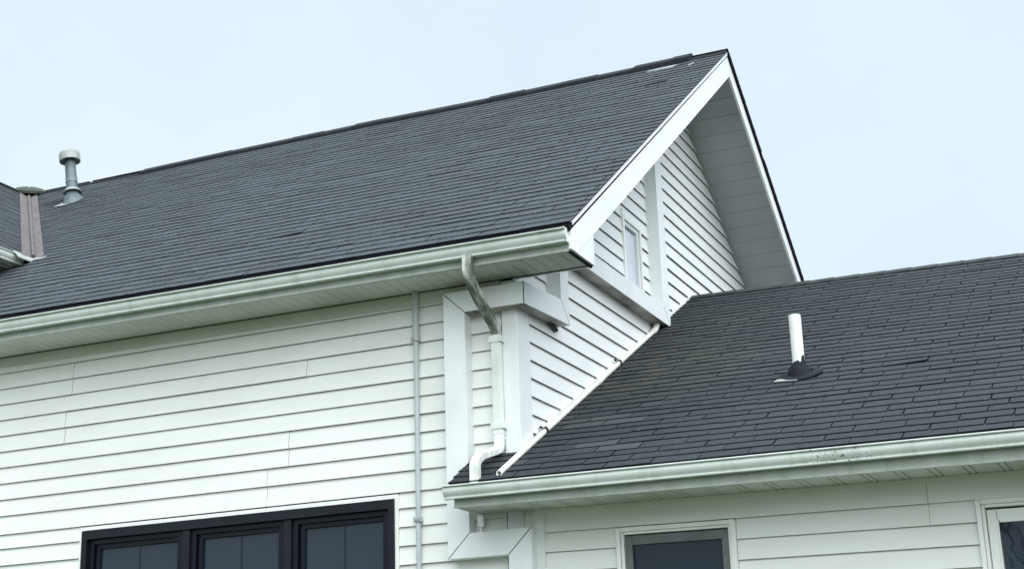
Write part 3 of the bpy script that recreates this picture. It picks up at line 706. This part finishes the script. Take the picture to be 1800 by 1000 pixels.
mb = MB(); rect_sweep(mb, [Vector(T1).lerp(Vector(T2), .46)]+arc(T1, T2, (DX, -.075, 5.0), 6, .18)+[Vector((DX, -.075, 5.10))], .093, .068)
mb.build('elbow', 'spoutd', ds, smooth=True)
mb = MB(); rect_sweep(mb, [(DX, -.076, 5.135), (DX, -.076, 4.08)], .100, .072)
mb.build('pipe', 'spout', ds, smooth=True)
B0, B1, B2, B3 = (DX, -.076, 4.12), (DX+.005, -.085, 3.91), (DX+.035, -.755, 3.72), (DX+.038, -.765, 3.40)
mb = MB(); rect_sweep(mb, [B0]+arc(B0, B1, B2, 6, .3)+arc(B1, B2, B3, 6, .32)+[B3], .094, .068)
mb.build('elbow', 'spout', ds, smooth=True)
for z in (4.085, 4.035, 5.135):                       # lapped joints
    mb = MB(); rect_sweep(mb, [(DX, -.077, z+.011), (DX, -.077, z-.011)], .106, .079, corr=False); mb.build('joint', 'spout', ds, bevel=.002)
for z in (5.10, 4.165):
    mb = MB(); mb.box(DX-.075, DX+.075, -.123, -.117, z-.035, z+.035); mb.box(DX-.075, DX-.058, -.118, -.02, z-.035, z+.035); mb.box(DX+.058, DX+.075, -.118, -.02, z-.035, z+.035)
    for k in (-.03, .03): mb.tube([(DX+k, -.122, z), (DX+k, -.129, z)], .006, 8)
    mb.build('strap', 'spout', ds, bevel=.002)

cd = thing('conduit', (-1.172, -.05, GZ), 'thin grey vertical conduit clamped to the white wall beside the black window', 'conduit')
mb = MB(); mb.tube([(-1.172, -.055, GZ), (-1.172, -.055, 5.77)], .027, 14); mb.build('tube', 'conduit', cd, smooth=True)
mb = MB(); mb.tube([(-1.172, -.057, 5.265), (-1.172, -.057, 5.772)], .036, 14); mb.build('sleeve', 'conduit', cd, smooth=True)
for z in (5.245, 3.27):
    mb = MB(); mb.box(-1.215, -1.129, -.093, -.028, z-.026, z+.026); mb.tube([(-1.185, -.09, z), (-1.185, -.105, z)], .011, 8); mb.build('clamp', 'steel', cd, bevel=.006)

dt = thing('drain_tube', (.085, 0, 3.9), 'cream white drain tube lying along the roof edge against the gable siding', 'drain tube')
def tz(y): return 3.905+.5165*y
mb = MB(); R_ = .031
mb.rings([[Vector((.085+r*math.cos(a), y, tz(y)+.01+r*math.sin(a)*1.12)) for a in [k*math.pi/9 for k in range(18)]] for r, y in ((.022, -.60), (.022, -.715), (R_, -.715), (R_, 2.15), (R_+.006, 2.15), (R_+.006, 2.32), (R_, 2.32), (R_, 4.42))], caps=True)
mb.build('tube', 'pvcd', dt, smooth=True)
mb = MB(); mb.tube([(.085, -.60, tz(-.6)+.01), (.085, -.62, tz(-.62)+.01)], .0225, 14); mb.build('bore', 'clip', dt)
mb = MB(); mb.tube([(.085, 4.36, tz(4.36)+.01), (.085, 4.46, tz(4.46)+.015), (.08, 4.55, tz(4.55)+.05), (.07, 4.60, tz(4.6)+.12), (.03, 4.62, tz(4.6)+.17), (-.02, 4.62, tz(4.6)+.18)], [.042, .043, .045, .047, .047, .047], 14)
mb.build('elbow', 'pvcd', dt, smooth=True)
for y in (.50, 2.95):
    mb = MB(); r = R_+.003
    rs = [[Vector((.085+rr*math.cos(a), yy, tz(yy)+.01+rr*1.12*math.sin(a))) for rr, yy in ((r-.003, y-.02), (r+.008, y-.02), (r+.008, y+.02), (r-.003, y+.02))] for a in [R(-20)+k*R(22) for k in range(11)]]
    mb.rings(rs); mb.box(.036, .055, y-.03, y+.012, tz(y)+.045, tz(y)+.068); mb.build('clip', 'clip', dt)

vx, vy = 2.64, 1.626; vz = lowP(vx, (vy-EY2)/(AY-EY2))[2]
pv = thing('plastic_vent_pipe', (vx, vy, vz), 'white plastic vent pipe with torn black rubber boot on the low dark roof', 'vent pipe')
mb = MB(); mb.lathe([(.058, .685), (.066, .682), (.067, .66), (.0665, -.05)], (vx, vy, vz), n=28); mb.lathe([(.058, .685), (.057, .3), (.001, .3)], (vx, vy, vz), n=28); mb.build('pipe', 'pvc', pv, smooth=True)
mb = MB()
rs = []
for k, (r, h) in enumerate(((.165, -.07), (.15, .0), (.128, .06), (.108, .105), (.082, .125), (.074, .15))):
    ring = []
    for i in range(32):
        a = 2*math.pi*i/32; jag = 0
        if k == 5: jag = random.uniform(-.018, .012)+(.07 if abs(a-R(-35) % (2*math.pi)) < .25 else 0)
        yy = r*math.sin(a); ring.append(Vector((vx+r*math.cos(a), vy+yy, vz+h+jag+(.5*yy*(1-k/5)))))
    rs.append(ring)
mb.rings(rs, False); mb.build('boot', 'rubber', pv, smooth=True)
mb = MB(); n_ = Vector((0, -SL2, 1)).normalized()
ring = lambda r, o: [Vector(lowP(vx+r*1.12*math.cos(a)+.012, (vy+r*1.0*math.sin(a)-EY2)/(AY-EY2)))+n_*(o+.016+.018*max(0, math.cos(a))) for a in [k*math.pi/14 for k in range(28)]]
mb.rings([ring(.215, -.008), ring(.215, .003), ring(.13, .02)], False)
mb.prism([Vector(lowP(vx+a, (vy+b-EY2)/(AY-EY2)))+n_*.022 for a, b in ((-.25, -.19), (.02, -.22), (.02, -.12), (-.22, -.11))], n_*-.006, 1)
mb.build('flashing', ['rubber', 'galvl'], pv)

mx_, my = -10.29, 4.80; mz = roofP(mx_, (my-EY)/(RY-EY))[2]
AX = Vector((-.155, -.0, 1)).normalized()
mv = thing('metal_vent', (mx_, my, mz), 'grey metal flue vent with round cap leaning on the high dark roof', 'roof vent')
cc = (mx_, my, mz)
mb = MB(); mb.lathe([(.124, .08), (.124, .36), (.131, .365), (.131, .375), (.126, .38), (.126, .46), (.120, .465), (.116, .80), (.116, .86)], cc, AX, k=.78); mb.build('pipe', 'galv', mv, smooth=True)
mb = MB(); mb.lathe([(.10, .80), (.10, .805), (.165, .81), (.215, .77), (.228, .775), (.232, .90), (.222, .925), (.10, .955), (.001, .96)], cc, AX, n=36, k=.78); mb.build('cap', 'galvl', mv, smooth=True)
mb = MB(); mb.lathe([(.205, .175), (.210, .185), (.15, .235), (.126, .25)], cc, AX, n=32, k=.78); mb.lathe([(.205, .175), (.12, .20)], cc, AX, n=32, k=.78); mb.build('storm_collar', 'galvl', mv, smooth=True)
mb = MB(); rs = []
nr = Vector((0, -SL, 1)).normalized()
for r, h in ((.16, None), (.152, .04), (.132, .12), (.112, .20)):
    ring = []
    for i in range(28):
        a = 2*math.pi*i/28; x, y = r*math.cos(a), r*math.sin(a)
        base = Vector(roofP(mx_+x, (my+y-EY)/(RY-EY)))+nr*.02
        if h is None: ring.append(base)
        else:
            t = h/.2; ring.append(base.lerp(Vector((mx_+x*.9-.03, my+y*.9, mz+.20)), t))
    rs.append(ring)
mb.rings(rs, False); mb.build('base_cone', 'galv', mv, smooth=True)
mb = MB(); mb.prism([Vector(roofP(mx_+a, (my+b-EY)/(RY-EY)))+nr*.028 for a, b in ((-.24, -.19), (.02, -.21), (.12, .12), (-.14, .12))], nr*-.008); mb.build('flashing', 'galvl', mv)

# ================================================================== bare trees behind the viewer (mirrored in the window)
def tree(x, y, h, seed, label):
    rnd = random.Random(seed)
    tr = thing('bare_tree', (x, y, GZ), label, 'tree', 'bare trees behind the viewer')
    t = MB(); c = MB()
    def grow(p, d, L, r, depth, mbx):
        n = 3; pts = [p]; rr = [r]
        for k in range(n):
            d = (d+Vector((rnd.uniform(-.16, .16), rnd.uniform(-.16, .16), rnd.uniform(-.05, .14)))).normalized()
            p = p+d*(L/n); pts.append(p); rr.append(r*(1-.35*(k+1)/n))
        mbx.tube(pts, rr, 7 if depth < 2 else 4, caps=False)
        if depth >= 5: return
        for k in range(rnd.choice((2, 3, 3))):
            a = rnd.uniform(0, 2*math.pi); s = rnd.uniform(.45, .85)
            nd = (d*rnd.uniform(.7, 1.1)+Vector((math.cos(a)*s, math.sin(a)*s, rnd.uniform(-.1, .25)))).normalized()
            grow(pts[rnd.choice((2, 3, 3))], nd, L*rnd.uniform(.62, .82), r*.58, depth+1, c)
    grow(Vector((x, y, GZ-.1)), Vector((0, 0, 1)), h*.32, h*.022, 0, t)
    t.build('trunk', 'bark', tr); c.build('crown', 'bark', tr)
for i, (x, y, h, lb) in enumerate(((3.5, -30, 11, 'tall bare tree behind the viewer, mirrored in the right window'), (8.5, -36, 13, 'wide bare tree behind the viewer, farthest from the house'),
                                   (-4.5, -33, 12, 'bare tree behind the viewer, opposite the left front wing'))):
    tree(x, y, h, 11+i, lb)
